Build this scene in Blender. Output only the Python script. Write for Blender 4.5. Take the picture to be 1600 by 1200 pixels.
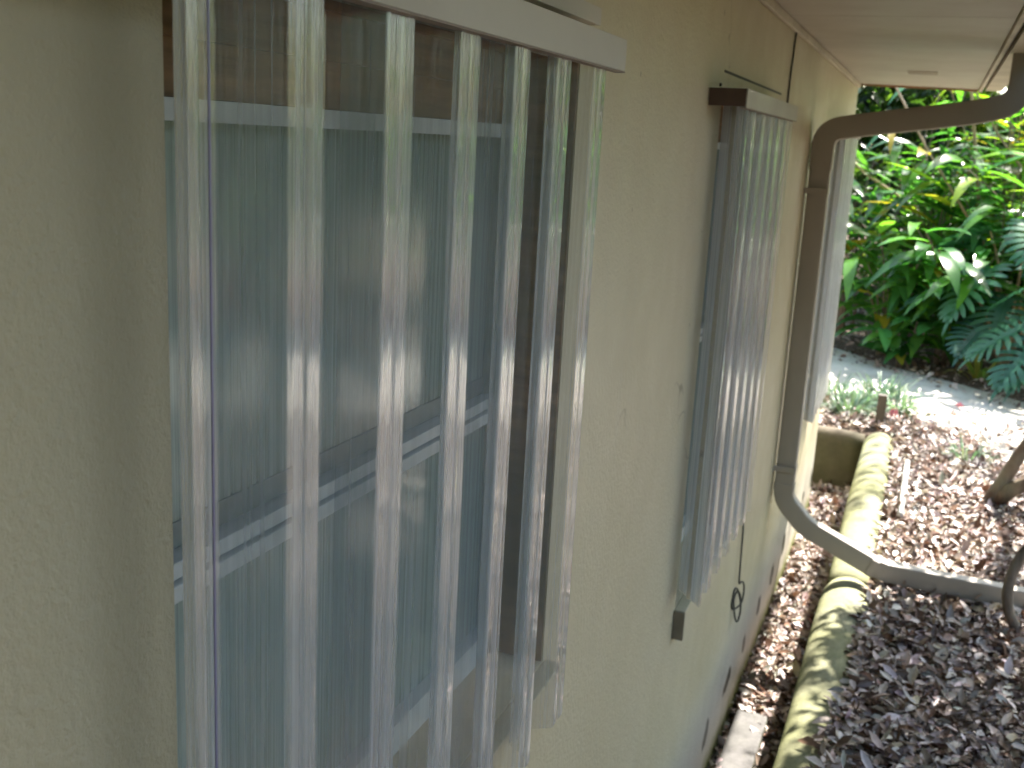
import bpy, bmesh, math, random
import numpy as np
from mathutils import Matrix, Vector, noise as mnoise
random.seed(7); rng = np.random.default_rng(7)
sc = bpy.context.scene
for o in list(bpy.data.objects): bpy.data.objects.remove(o)
COL = sc.collection

# ------------------------------------------------------------------ camera
cam_d = bpy.data.cameras.new("camera"); cam = bpy.data.objects.new("camera", cam_d); COL.objects.link(cam)
CAM = Vector((0.5085, 0.0, 2.25))
def _n(v): v = np.array(v, float); return v / np.linalg.norm(v)
_F = 1675.0
_Z = -_n([-385, -7280, -_F]); _Y = _n([670, 350, -_F]); _Y = _n(_Y - _Y.dot(_Z) * _Z); _X = np.cross(_Y, _Z)
M = Matrix([list(_X), list(_Y), list(_Z)]).to_4x4(); M.translation = CAM
cam.matrix_world = M
cam_d.sensor_width = 36; cam_d.lens = _F / 1600 * 36
cam_d.clip_start = 0.02; cam_d.clip_end = 400
cam_d.dof.use_dof = True; cam_d.dof.focus_distance = 1.15; cam_d.dof.aperture_fstop = 11
sc.camera = cam

# ------------------------------------------------------------------ light
SUN = Vector((0.29, 0.68, 1.0)).normalized()
w = bpy.data.worlds.new("World"); sc.world = w; w.use_nodes = True
nt = w.node_tree; bg = nt.nodes["Background"]
sky = nt.nodes.new("ShaderNodeTexSky"); sky.sky_type = 'NISHITA'; sky.sun_disc = False
sky.sun_elevation = math.asin(SUN.z); sky.sun_rotation = math.atan2(SUN.x, SUN.y)
sky.air_density = 1.2; sky.dust_density = 2.0
nt.links.new(sky.outputs[0], bg.inputs[0]); bg.inputs[1].default_value = 0.10
sl = bpy.data.lights.new("sun", 'SUN'); sl.energy = 5.0; sl.angle = math.radians(0.5); sl.color = (1.0, 0.93, 0.84)
so = bpy.data.objects.new("sun", sl); COL.objects.link(so); so.rotation_euler = SUN.to_track_quat('Z', 'Y').to_euler()
so.location = SUN * 30
sc.view_settings.view_transform = 'Standard'; sc.view_settings.look = 'None'; sc.view_settings.gamma = 1
sc.view_settings.exposure = 2.45
sc.render.engine = 'CYCLES'
sc.cycles.max_bounces = 12; sc.cycles.diffuse_bounces = 5; sc.cycles.glossy_bounces = 5
sc.cycles.transparent_max_bounces = 32; sc.cycles.transmission_bounces = 6
sc.cycles.caustics_reflective = False; sc.cycles.caustics_refractive = False
sc.cycles.sample_clamp_indirect = 6
sc.cycles.use_denoising = True

# ------------------------------------------------------------------ helpers
def link(o, parent=None):
    COL.objects.link(o)
    if parent is not None: o.parent = parent
    return o
def tag(o, label=None, cat=None, group=None, kind=None):
    if label: o["label"] = label
    if cat: o["category"] = cat
    if group: o["group"] = group
    if kind: o["kind"] = kind
    return o
def empty(name, loc, label, cat, group=None):
    o = bpy.data.objects.new(name, None); o.location = loc; o.empty_display_size = .1
    link(o); return tag(o, label, cat, group)
def fix(o, parent):           # world-space mesh data under a parent placed at a location
    if parent is not None:
        p = parent; off = Vector((0, 0, 0))
        while p is not None: off += p.location; p = p.parent
        o.location = -off
def mesh_np(name, verts, faces, mat, parent=None, smooth=False, col=None):
    me = bpy.data.meshes.new(name)
    verts = np.asarray(verts, np.float32); faces = np.asarray(faces, np.int32)
    k = faces.shape[1]
    me.vertices.add(len(verts)); me.vertices.foreach_set("co", verts.ravel())
    me.loops.add(faces.size); me.loops.foreach_set("vertex_index", faces.ravel())
    me.polygons.add(len(faces)); me.polygons.foreach_set("loop_start", np.arange(0, faces.size, k, dtype=np.int32))
    me.polygons.foreach_set("loop_total", np.full(len(faces), k, np.int32))
    if smooth: me.polygons.foreach_set("use_smooth", np.ones(len(faces), bool))
    me.update(calc_edges=True); me.validate()
    if col is not None:
        a = me.color_attributes.new("tint", 'FLOAT_COLOR', 'POINT')
        c = np.ones((len(verts), 4), np.float32); c[:, :3] = col
        a.data.foreach_set("color", c.ravel())
    me.materials.append(mat)
    o = bpy.data.objects.new(name, me); link(o, parent); fix(o, parent)
    return o
class MB:
    def __init__(s): s.bm = bmesh.new()
    def box(s, a, b, bev=0.0):
        r = bmesh.ops.create_cube(s.bm, size=1.0)
        vs = r['verts']
        for v in vs:
            v.co = Vector(((a[0] + b[0]) / 2 + v.co.x * (b[0] - a[0]), (a[1] + b[1]) / 2 + v.co.y * (b[1] - a[1]), (a[2] + b[2]) / 2 + v.co.z * (b[2] - a[2])))
        if bev:
            es = list({e for v in vs for e in v.link_edges})
            bmesh.ops.bevel(s.bm, geom=es, offset=bev, segments=2, profile=.6, affect='EDGES')
        return s
    def tube(s, pts, rad, seg=10, sx=None, cap=True):
        pts = [Vector(p) for p in pts]; n = len(pts)
        rad = [rad] * n if not hasattr(rad, '__len__') else rad
        rings = []; up = None
        for i, p in enumerate(pts):
            t = (pts[min(i + 1, n - 1)] - pts[max(i - 1, 0)]).normalized()
            if up is None:
                up = Vector((0, 1, 0)) if abs(t.y) < .9 else Vector((1, 0, 0))
            a = t.cross(up).normalized(); up = a.cross(t).normalized()
            if sx is None:
                ring = [s.bm.verts.new(p + (a * math.cos(q) + up * math.sin(q)) * rad[i]) for q in [2 * math.pi * j / seg for j in range(seg)]]
            else:
                ring = [s.bm.verts.new(p + a * u + up * v) for u, v in sx]
            rings.append(ring)
        m = len(rings[0])
        for i in range(n - 1):
            for j in range(m):
                s.bm.faces.new((rings[i][j], rings[i][(j + 1) % m], rings[i + 1][(j + 1) % m], rings[i + 1][j]))
        if cap:
            s.bm.faces.new(rings[0][::-1]); s.bm.faces.new(rings[-1])
        return s
    def build(s, name, mat, parent=None, smooth=False):
        bmesh.ops.recalc_face_normals(s.bm, faces=s.bm.faces)
        me = bpy.data.meshes.new(name); s.bm.to_mesh(me); s.bm.free()
        if smooth:
            for p in me.polygons: p.use_smooth = True
        me.materials.append(mat)
        o = bpy.data.objects.new(name, me); link(o, parent); fix(o, parent)
        return o
def rrect(w, h, r, k=4):
    out = []
    for cx, cy, a0 in ((w/2-r, h/2-r, 0), (-w/2+r, h/2-r, 90), (-w/2+r, -h/2+r, 180), (w/2-r, -h/2+r, 270)):
        for i in range(k + 1):
            a = math.radians(a0 + 90 * i / k); out.append((cx + r * math.cos(a), cy + r * math.sin(a)))
    return out
def smooth_path(pts, rad=.06, k=6):
    pts = [Vector(p) for p in pts]; out = [pts[0]]
    for i in range(1, len(pts) - 1):
        a, b, c = pts[i-1], pts[i], pts[i+1]
        r = min(rad, (a-b).length * .48, (c-b).length * .48)
        p0 = b + (a-b).normalized() * r; p1 = b + (c-b).normalized() * r
        for j in range(k + 1):
            t = j / k; out.append(p0 * (1-t)**2 + b * 2*t*(1-t) + p1 * t*t)
    out.append(pts[-1]); return out

# ------------------------------------------------------------------ materials
class NM:
    def __init__(s, name):
        s.m = bpy.data.materials.new(name); s.m.use_nodes = True; s.t = s.m.node_tree
        s.b = s.t.nodes["Principled BSDF"]; s.out = s.t.nodes["Material Output"]
    def n(s, ty, **kw):
        nd = s.t.nodes.new("ShaderNode" + ty)
        for k, v in kw.items():
            if k.startswith("i_"):
                key = k[2:]; key = int(key) if key.isdigit() else key
                nd.inputs[key].default_value = v
            else: setattr(nd, k, v)
        return nd
    def l(s, a, b): s.t.links.new(a, b)
    def noise(s, scale, detail=4, rough=.55, vec=None, dist=0):
        nd = s.n("TexNoise"); nd.inputs["Scale"].default_value = scale; nd.inputs["Detail"].default_value = detail
        nd.inputs["Roughness"].default_value = rough; nd.inputs["Distortion"].default_value = dist
        if vec is None: vec = s.pos()
        s.l(vec, nd.inputs["Vector"]); return nd.outputs[0]
    def pos(s):
        if not hasattr(s, '_g'): s._g = s.n("NewGeometry")
        return s._g.outputs["Position"]
    def mapping(s, scale, loc=(0, 0, 0)):
        nd = s.n("Mapping"); nd.inputs["Scale"].default_value = scale; nd.inputs["Location"].default_value = loc
        s.l(s.pos(), nd.inputs["Vector"]); return nd.outputs[0]
    def ramp(s, fac, stops):
        nd = s.n("ValToRGB"); el = nd.color_ramp.elements
        while len(el) < len(stops): el.new(.5)
        for e, (p, c) in zip(el, stops):
            e.position = p; e.color = (c, c, c, 1) if not hasattr(c, '__len__') else (*c, 1)
        s.l(fac, nd.inputs[0]); return nd.outputs[0]
    def mix(s, fac, a, b, mode='MIX'):
        nd = s.n("Mix", data_type='RGBA', blend_type=mode)
        for v, i in ((fac, 0), (a, 6), (b, 7)):
            if isinstance(v, (int, float)): nd.inputs[i].default_value = v
            elif isinstance(v, tuple): nd.inputs[i].default_value = (*v, 1)
            else: s.l(v, nd.inputs[i])
        return nd.outputs[2]
    def math(s, op, a, b=0.0, c=0.0):
        nd = s.n("Math", operation=op)
        for i, v in enumerate((a, b, c)):
            if isinstance(v, (int, float)): nd.inputs[i].default_value = v
            else: s.l(v, nd.inputs[i])
        return nd.outputs[0]
    def bump(s, h, strength=.3, dist=.01, normal=None):
        nd = s.n("Bump"); nd.inputs["Strength"].default_value = strength; nd.inputs["Distance"].default_value = dist
        s.l(h, nd.inputs["Height"])
        if normal is not None: s.l(normal, nd.inputs["Normal"])
        return nd.outputs[0]
    def fin(s, color=None, rough=.6, bump=None, spec=.5):
        if color is not None:
            if isinstance(color, tuple): s.b.inputs["Base Color"].default_value = (*color, 1)
            else: s.l(color, s.b.inputs["Base Color"])
        if isinstance(rough, (int, float)): s.b.inputs["Roughness"].default_value = rough
        else: s.l(rough, s.b.inputs["Roughness"])
        s.b.inputs["Specular IOR Level"].default_value = spec
        if bump is not None: s.l(bump, s.b.inputs["Normal"])
        return s.m

def mat_stucco():
    m = NM("stucco_paint")
    big = m.noise(1.3, 3); mid = m.noise(9, 5); fine = m.noise(95, 4, .6); grain = m.noise(330, 2)
    c = m.mix(m.ramp(big, [(.3, 0), (.7, 1)]), (.47, .41, .275), (.53, .47, .335))
    c = m.mix(m.ramp(mid, [(.35, .25), (.75, 0)]), c, (.50, .45, .30))
    # faint vertical run-off streaks
    st = m.noise(6, 4, .6, m.mapping((1, 5, .35)))
    c = m.mix(m.ramp(st, [(.52, 0), (.8, .22)]), c, (.42, .40, .33))
    vo = m.n("TexVoronoi", feature='DISTANCE_TO_EDGE'); vo.inputs["Scale"].default_value = 1.1
    vm = m.n("VectorMath", operation='ADD'); nv = m.n("TexNoise"); nv.inputs["Scale"].default_value = 5; m.l(m.pos(), nv.inputs["Vector"]); vs = m.n("VectorMath", operation='SCALE'); vs.inputs[3].default_value = .35; m.l(nv.outputs["Color"], vs.inputs[0]); m.l(m.pos(), vm.inputs[0]); m.l(vs.outputs[0], vm.inputs[1]); m.l(vm.outputs[0], vo.inputs["Vector"])
    ck = m.math('MULTIPLY', m.ramp(vo.outputs["Distance"], [(.0, .8), (.004, 0)]), m.ramp(m.noise(1.7, 2), [(.56, 0), (.64, 1)]))
    c = m.mix(ck, c, (.22, .18, .12))
    # small dark specks
    sp = m.noise(26, 2, .5); c = m.mix(m.ramp(sp, [(.755, 0), (.775, .7)]), c, (.16, .13, .09))
    # mossy foot of the wall and a row of flaked patches above it
    sep = m.n("SeparateXYZ"); m.l(m.pos(), sep.inputs[0]); z = sep.outputs[2]; y = sep.outputs[1]
    zz = m.math('ADD', z, m.math('MULTIPLY', m.math('SUBTRACT', m.noise(7, 4), .5), .16))
    c = m.mix(m.ramp(zz, [(.32, .38), (.62, 0)]), c, (.50, .52, .53))  # cool grey towards the foot paints the sky's glare
    c = m.mix(m.ramp(zz, [(.06, .95), (.15, 0)]), c, (.16, .19, .04))
    yy = m.math('SUBTRACT', m.math('FRACT', m.math('DIVIDE', m.math('ADD', y, m.math('MULTIPLY', m.noise(2.2, 2), .3)), .42)), .5)
    zc = m.math('SUBTRACT', zz, .24)
    d = m.math('ADD', m.math('POWER', m.math('MULTIPLY', yy, .42 / .07), 2), m.math('POWER', m.math('DIVIDE', zc, .05), 2))
    c = m.mix(m.ramp(d, [(.55, 1), (.95, 0)]), c, (.035, .04, .028))
    h = m.math('ADD', m.math('MULTIPLY', m.ramp(fine, [(.35, 0), (.7, 1)]), .8), m.math('MULTIPLY', grain, .35))
    b = m.bump(m.math('ADD', h, m.math('MULTIPLY', m.noise(38, 3), .7)), .5, .003)
    return m.fin(c, m.ramp(mid, [(.3, .38), (.7, .55)]), b, .45)
def mat_painted(name, col, rough=.4, var=.12, bumpk=.1):
    m = NM(name)
    n1 = m.noise(4, 4); n2 = m.noise(40, 3); st = m.noise(5, 3, .6, m.mapping((1, 1, 8)))
    dark = tuple(x * (1 - var * 2.2) for x in col)
    c = m.mix(m.ramp(n1, [(.35, 0), (.75, .8)]), col, dark)
    c = m.mix(m.ramp(n2, [(.6, 0), (.8, min(.35, var * 2))]), c, tuple(x * .6 for x in col))
    return m.fin(c, m.ramp(n1, [(.3, rough), (.7, min(1, rough + .15))]), m.bump(m.noise(180, 3), bumpk, .002), .5)
def thin_sheet(name, tint, haze, streak, rough, milk=(.70, .78, .88), f0=.05):
    """clear thin sheet: both surfaces reflect (Schlick), the rest passes straight through with a faint milky haze"""
    m = NM(name); m.t.nodes.remove(m.b)
    g = m.n("NewGeometry"); m._g = g
    nrm = None
    if streak:
        h1 = m.noise(1.0, 5, .65, m.mapping((60, 150, 2.2)))
        h2 = m.noise(1.0, 3, .5, m.mapping((14, 26, 5.0)))
        h3 = m.noise(1.0, 2, .5, m.mapping((200, 420, 9)))
        nrm = m.bump(m.math('ADD', m.math('ADD', h1, m.math('MULTIPLY', h2, 2.5)), m.math('MULTIPLY', h3, .35)), streak, .004)
    dot = m.n("VectorMath", operation='DOT_PRODUCT')
    if nrm is not None: m.l(nrm, dot.inputs[0])
    else: m.l(g.outputs["Normal"], dot.inputs[0])
    m.l(g.outputs["Incoming"], dot.inputs[1])
    c = m.math('MINIMUM', m.math('ABSOLUTE', dot.outputs["Value"]), 1.0)
    f = m.math('MULTIPLY_ADD', m.math('POWER', m.math('SUBTRACT', 1.0, c), 4.2), .93, f0)
    f = m.math('DIVIDE', m.math('MULTIPLY', f, 2), m.math('ADD', f, 1))
    tr = m.n("BsdfTransparent"); tr.inputs[0].default_value = (*tint, 1)
    gl = m.n("BsdfGlossy"); gl.inputs["Roughness"].default_value = rough
    if nrm is not None: m.l(nrm, gl.inputs["Normal"])
    base = tr
    if haze:
        df = m.n("BsdfDiffuse"); df.inputs[0].default_value = (*milk, 1)
        tl = m.n("BsdfTranslucent"); tl.inputs[0].default_value = (*milk, 1)
        a = m.n("MixShader"); a.inputs[0].default_value = .5; m.l(df.outputs[0], a.inputs[1]); m.l(tl.outputs[0], a.inputs[2])
        b = m.n("MixShader")
        # scuffs in vertical bands make the haze uneven; grazing views look through more plastic
        hz = m.math('MULTIPLY', m.ramp(m.noise(1.0, 4, .6, m.mapping((30, 150, .8))), [(.32, .4), (.72, 1.75)]), haze)
        ed = m.n("Attribute", attribute_name="tint"); edr = m.n("SeparateColor"); m.l(ed.outputs["Color"], edr.inputs[0])
        hz = m.math('DIVIDE', hz, m.math('ADD', c, .26))
        hz = m.math('MINIMUM', m.math('ADD', hz, m.math('MULTIPLY', edr.outputs[0], .07)), .9)
        m.l(hz, b.inputs[0])
        m.l(tr.outputs[0], b.inputs[1]); m.l(a.outputs[0], b.inputs[2]); base = b
    mx = m.n("MixShader"); m.l(f, mx.inputs[0]); m.l(base.outputs[0], mx.inputs[1]); m.l(gl.outputs[0], mx.inputs[2])
    m.l(mx.outputs[0], m.out.inputs[0]); return m.m
def mat_leaf(name, rough=.38, trans=.35, gain=(1, 1, 1), spec=.5, veins=True, sc_=30):
    m = NM(name)
    at = m.n("Attribute", attribute_name="tint")
    c = at.outputs["Color"]
    c = m.mix(m.ramp(m.noise(sc_, 3), [(.35, 0), (.75, .5)]), c, m.mix(1.0, c, (.45, .5, .4), 'MULTIPLY'))
    m.l(c, m.b.inputs["Base Color"]); m.b.inputs["Roughness"].default_value = rough
    m.b.inputs["Specular IOR Level"].default_value = spec
    m.l(m.bump(m.noise(sc_ * 2.5, 2), .25, .004), m.b.inputs["Normal"])
    tl = m.n("BsdfTranslucent"); m.l(m.mix(1.0, c, gain, 'MULTIPLY'), tl.inputs[0])
    mx = m.n("MixShader"); mx.inputs[0].default_value = trans
    m.l(m.b.outputs[0], mx.inputs[1]); m.l(tl.outputs[0], mx.inputs[2]); m.l(mx.outputs[0], m.out.inputs[0])
    return m.m
def mat_concrete(name, base, moss, amount):
    m = NM(name)
    n1 = m.noise(3.5, 5, .6); n2 = m.noise(28, 5, .65); n3 = m.noise(160, 3)
    c = m.mix(m.ramp(n2, [(.3, 0), (.7, 1)]), base, tuple(x * .62 for x in base))
    c = m.mix(m.ramp(n1, [(.38, amount), (.66, amount * .15)]), c, moss)
    nz = m.n("SeparateXYZ"); g = m.n("NewGeometry"); m.l(g.outputs["Normal"], nz.inputs[0])
    side = m.ramp(m.math('ABSOLUTE', nz.outputs[2]), [(.35, .85), (.8, 0)])
    c = m.mix(m.math('MULTIPLY', side, m.ramp(m.noise(9, 4), [(.3, 1), (.7, .5)])), c, m.mix(m.ramp(n1, [(.4, 0), (.6, 1)]), moss, tuple(x * .7 for x in moss)))
    c = m.mix(m.ramp(m.noise(60, 3), [(.62, 0), (.72, .5)]), c, (.08, .08, .05))
    h = m.math('ADD', m.math('MULTIPLY', n2, 1.0), m.math('MULTIPLY', n3, .5))
    return m.fin(c, .85, m.bump(h, .6, .006), .3)
def mat_ground():
    m = NM("garden_soil")
    n1 = m.noise(22, 6, .7); n2 = m.noise(2.0, 3)
    v = m.n("TexVoronoi"); v.inputs["Scale"].default_value = 30; m.l(m.pos(), v.inputs["Vector"])
    c = m.ramp(n1, [(.3, (.035, .022, .014)), (.5, (.11, .075, .05)), (.7, (.26, .20, .155))])
    c = m.mix(.5, c, m.mix(m.ramp(v.outputs["Distance"], [(.1, 0), (.6, 1)]), (.28, .22, .17), (.03, .02, .013)))
    c = m.mix(m.ramp(n2, [(.45, 0), (.7, .5)]), c, (.16, .13, .10))
    return m.fin(c, .9, m.bump(n1, .8, .03), .2)
def mat_sand():
    m = NM("sandy_path")
    n1 = m.noise(60, 5, .7); n2 = m.noise(3.0, 4)
    c = m.ramp(n1, [(.3, (.50, .46, .40)), (.7, (.74, .70, .63))])
    c = m.mix(m.ramp(n2, [(.4, 0), (.7, .6)]), c, (.34, .32, .25))
    c = m.mix(m.ramp(m.noise(45, 2), [(.66, 0), (.72, .8)]), c, (.16, .10, .06))
    return m.fin(c, .9, m.bump(n1, .5, .008), .2)
def mat_bark(name, a, b):
    m = NM(name)
    n = m.noise(14, 6, .7, m.mapping((1, 1, .3))); n2 = m.noise(5, 3)
    c = m.ramp(n, [(.35, a), (.65, b)])
    c = m.mix(m.ramp(n2, [(.5, 0), (.7, .5)]), c, (.20, .23, .16))
    return m.fin(c, .85, m.bump(n, .9, .012), .2)
def mat_simple(name, col, rough=.5, metal=0):
    m = NM(name); m.b.inputs["Metallic"].default_value = metal
    n = m.noise(35, 4)
    return m.fin(m.mix(m.ramp(n, [(.35, 0), (.75, .6)]), col, tuple(x * .6 for x in col)), rough, m.bump(n, .15, .002))
def mat_wood():
    m = NM("brown_board")
    n = m.noise(8, 5, .6, m.mapping((1, .5, 7))); sep = m.n("SeparateXYZ"); m.l(m.pos(), sep.inputs[0])
    c = m.ramp(n, [(.3, (.16, .075, .03)), (.7, (.40, .20, .085))])
    c = m.mix(m.ramp(m.noise(3, 2), [(.45, 0), (.65, .7)]), c, (.10, .085, .03))
    return m.fin(c, .5, m.bump(n, .4, .004))
def mat_curtain():
    m = NM("curtain_cloth")
    n = m.noise(3, 3, .5, m.mapping((1, 4, .4)))
    c = m.mix(m.ramp(n, [(.3, 0), (.7, 1)]), (.60, .70, .73), (.74, .80, .82))
    return m.fin(c, .8, m.bump(m.noise(300, 2), .1, .001), .2)

STUCCO = mat_stucco()
SOFFIT = mat_painted("soffit_paint", (.45, .41, .34), .38, .02, .01)
TRIM = mat_painted("trim_paint", (.56, .50, .39), .45, .16)
HEAD = mat_painted("track_paint", (.47, .435, .37), .42, .06, .05)
SPOUT = mat_painted("downspout_paint", (.36, .325, .275), .38, .06, .03)
WHITE = mat_painted("white_frame", (.62, .65, .64), .35, .05, .04)
CLEAR = thin_sheet("clear_corrugated_plastic", (.93, .95, .965), .28, .36, .03, (.74, .79, .84), f0=.07)
LITCLEAR = thin_sheet("light whitened corrugated plastic".replace(" ", "_"), (.92, .94, .96), .85, .3, .10, (.88, .91, .95))  # same clear plastic, whitened to paint in the bright corner light
GLASS = thin_sheet("hazed_window_glass", (.86, .92, .90), .46, 0, .10, (.64, .73, .69), f0=.03)  # haze put in to lighten the dimly lit view through it
SHADEF = mat_simple('shaded_frame', (.26, .29, .28), .5); VENT = mat_simple('vent_paint', (.33, .28, .21), .6); LIP = mat_simple('brown_track_lip', (.24, .18, .145), .5); SILLSHADE = mat_simple("shaded_sill_end", (.20, .175, .13), .7); CAP = mat_simple("dark_brown_cap", (.10, .062, .048), .7)
BROWN = mat_wood(); CURT = mat_curtain()
PURPLE = mat_simple("violet_edge_film", (.17, .16, .30), .4)
DARKM = mat_simple("black_rubber", (.02, .02, .02), .6)
STEEL = mat_simple("screw_steel", (.45, .43, .40), .35, .8)
CURB = mat_concrete("mossy_concrete", (.27, .27, .18), (.20, .215, .07), .5)
CURBD = mat_concrete("dark_mossy_concrete", (.15, .125, .09), (.07, .07, .035), .5)
BLOCK = mat_concrete("grey_concrete", (.13, .125, .125), (.14, .15, .10), .2)
SOIL = mat_ground(); SAND = mat_sand()
BARK = mat_bark("grey_bark", (.07, .055, .04), (.24, .20, .16))
BARK2 = mat_bark("brown_bark", (.07, .052, .04), (.24, .185, .135))
LITTER = mat_leaf("dry_leaf", .42, .1, (1, .85, .75), .5)
GINGER = mat_leaf("broad_green_leaf", .24, .5, (1.5, 1.7, .5), .6, sc_=9)
PHILO = mat_leaf("blue_green_leaf", .36, .22, (1.1, 1.4, .6), .5, sc_=9)
FOL = mat_leaf("tree_leaf", .3, .55, (1.6, 1.7, .5), .5, sc_=12)
BLADE = mat_leaf("grassy_leaf", .3, .25, (1.2, 1.4, .7), .5)
CANE = mat_simple("dry_cane", (.34, .24, .13), .55)
PVC = mat_simple("white_plastic_pipe", (.78, .78, .74), .35)
RUSTW = mat_simple("weathered_post_wood", (.10, .085, .07), .8)
PINK = mat_simple("pink_petal", (.70, .22, .26), .5)

# ------------------------------------------------------------------ setting: ground
BED_X, BED_Y, GZ = 0.36, 7.44, 0.40
def gz(x, y):
    if x < BED_X and y < BED_Y: return 0.0 + .012 * mnoise.noise(Vector((x * 3, y * 3, 0)))
    return GZ + .022 * mnoise.noise(Vector((x * 1.3, y * 1.3, 3))) + max(0, (y - 10.5)) * .035
xs = np.unique(np.concatenate([np.linspace(-60, -6, 10), np.linspace(-6, .3, 22), [.345, .375], np.linspace(.45, 9, 50), np.linspace(9, 60, 10)]))
ys = np.unique(np.concatenate([np.linspace(-60, -4, 10), np.linspace(-4, 7.4, 55), [7.425, 7.455], np.linspace(7.5, 16, 40), np.linspace(16, 80, 12)]))
V = [(x, y, gz(x, y)) for y in ys for x in xs]; nx = len(xs)
Fc = [(j*nx+i, j*nx+i+1, (j+1)*nx+i+1, (j+1)*nx+i) for j in range(len(ys)-1) for i in range(nx-1)]
tag(mesh_np("garden_ground", V, Fc, SOIL, None, True), kind="structure")
# sandy path, laid over the ground as a sheet
far = [(-3, 13.0), (-1.2, 11.7), (-.05, 10.75), (.8, 9.95), (1.35, 9.55), (2.6, 8.7), (4.5, 7.7), (8, 6.6)]
near = [(-3, 11.2), (-1.2, 9.7), (-.05, 8.9), (.6, 8.0), (1.2, 7.2), (2.4, 6.1), (4.2, 5.2), (8, 4.2)]
V = []; NS = 60; NW = 8
def lerpl(P, t):
    t *= len(P) - 1; i = min(int(t), len(P) - 2); f = t - i
    return P[i][0] * (1-f) + P[i+1][0] * f, P[i][1] * (1-f) + P[i+1][1] * f
for i in range(NS + 1):
    a = lerpl(far, i / NS); b = lerpl(near, i / NS)
    for j in range(NW + 1):
        t = j / NW; x = a[0]*(1-t)+b[0]*t; y = a[1]*(1-t)+b[1]*t
        if j in (0, NW): y += .12 * mnoise.noise(Vector((x*3, y*3, 8)))
        V.append((x, y, gz(x, y) + (.014 if 0 < j < NW else -.02)))
Fc = [(i*(NW+1)+j, i*(NW+1)+j+1, (i+1)*(NW+1)+j+1, (i+1)*(NW+1)+j) for i in range(NS) for j in range(NW)]
tag(mesh_np("sandy_path", V, Fc, SAND, None, True), kind="structure")

# ------------------------------------------------------------------ house
ZS = 2.667; YE = 6.87
house = empty("house", (0, 3, 0), "cream stucco house wall running the length of the picture under a low eave", "house")
OPEN = [(.63, 1.555, 1.405, 2.38), (2.665, 3.36, 1.045, 2.378), (5.6, 6.2, 1.03, 2.378)]
def wall_mesh():
    ysl = sorted({-3.0, YE} | {v for o in OPEN for v in o[:2]} ); zsl = sorted({-.4, ZS + .02} | {v for o in OPEN for v in o[2:]})
    b = MB()
    V = {}
    def vt(x, y, z):
        k = (round(x, 4), round(y, 4), round(z, 4))
        if k not in V: V[k] = b.bm.verts.new(k)
        return V[k]
    def inside(y0, y1, z0, z1):
        return any(o[0] - 1e-4 <= y0 and y1 <= o[1] + 1e-4 and o[2] - 1e-4 <= z0 and z1 <= o[3] + 1e-4 for o in OPEN)
    for i in range(len(ysl)-1):
        for j in range(len(zsl)-1):
            y0, y1, z0, z1 = ysl[i], ysl[i+1], zsl[j], zsl[j+1]
            if inside(y0, y1, z0, z1): continue
            for x in (0, -.2): b.bm.faces.new((vt(x, y0, z0), vt(x, y1, z0), vt(x, y1, z1), vt(x, y0, z1)))
    for y0, y1, z0, z1 in OPEN:
        for q in (((y0, z0), (y1, z0)), ((y1, z0), (y1, z1)), ((y1, z1), (y0, z1)), ((y0, z1), (y0, z0))):
            pts = [q[0], q[1]]
            ylist = [(pts[0][0], pts[0][1]), (pts[1][0], pts[1][1])]
            # split long edges where the wall grid has vertices
            (ya, za), (yb, zb) = ylist
            if ya == yb:
                cuts = [z for z in zsl if min(za, zb) <= z <= max(za, zb)]
                seq = [(ya, z) for z in cuts]
            else:
                cuts = [y for y in ysl if min(ya, yb) <= y <= max(ya, yb)]
                seq = [(y, za) for y in cuts]
            for s0, s1 in zip(seq, seq[1:]):
                b.bm.faces.new((vt(0, *s0), vt(0, *s1), vt(-.2, *s1), vt(-.2, *s0)))
    # end walls and back so that the house is a closed body
    b.box((-6.0, YE - .2, -.4), (-.2, YE, ZS + .02)); b.box((-6.0, -3.0, -.4), (-.2, -2.8, ZS + .02)); b.box((-6.2, -3.0, -.4), (-6.0, YE, ZS + .02))
    f = [vt(0, YE, -.4), vt(0, YE, ZS + .02), vt(-.2, YE, ZS + .02), vt(-.2, YE, -.4)]
    zc = [z for z in zsl]
    for z0, z1 in zip(zc, zc[1:]): b.bm.faces.new((vt(0, YE, z0), vt(0, YE, z1), vt(-.2, YE, z1), vt(-.2, YE, z0)))
    return b.build("wall", STUCCO, house)
wall_mesh()
# soffit: sheet boards with a shadow joint, its far edge skewed a little like the roof verge
def prism(b, poly, z0, z1):
    lo = [b.bm.verts.new((x, y, z0)) for x, y in poly]; hi = [b.bm.verts.new((x, y, z1)) for x, y in poly]
    b.bm.faces.new(lo[::-1]); b.bm.faces.new(hi)
    for i in range(len(poly)):
        j = (i+1) % len(poly); b.bm.faces.new((lo[i], lo[j], hi[j], hi[i]))
b = MB(); prism(b, [(-.05, -3.3), (.662, -3.3), (.662, 3.598), (-.05, 3.598)], ZS, ZS + .012)
prism(b, [(-.05, 3.603), (.662, 3.603), (.662, 7.115), (-.05, 6.86)], ZS, ZS + .012)
sf = b.build("soffit", SOFFIT, house)
b = MB(); b.box((.30, 5.78, ZS - .003), (.44, 5.98, ZS + .004)); v = b.build("vent_patch", VENT, sf)
b = MB(); prism(b, [(-6.6, -3.5), (.70, -3.5), (.70, 7.16), (-6.6, 7.0)], ZS + .016, ZS + .06)
r0 = [(-6.8, ZS+.06), (.72, ZS+.06), (-3.1, ZS+1.5)]
lo = [b.bm.verts.new((x, -3.5, z)) for x, z in r0]; hi = [b.bm.verts.new((x, 7.15, z)) for x, z in r0]
b.bm.faces.new(lo[::-1]); b.bm.faces.new(hi)
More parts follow.
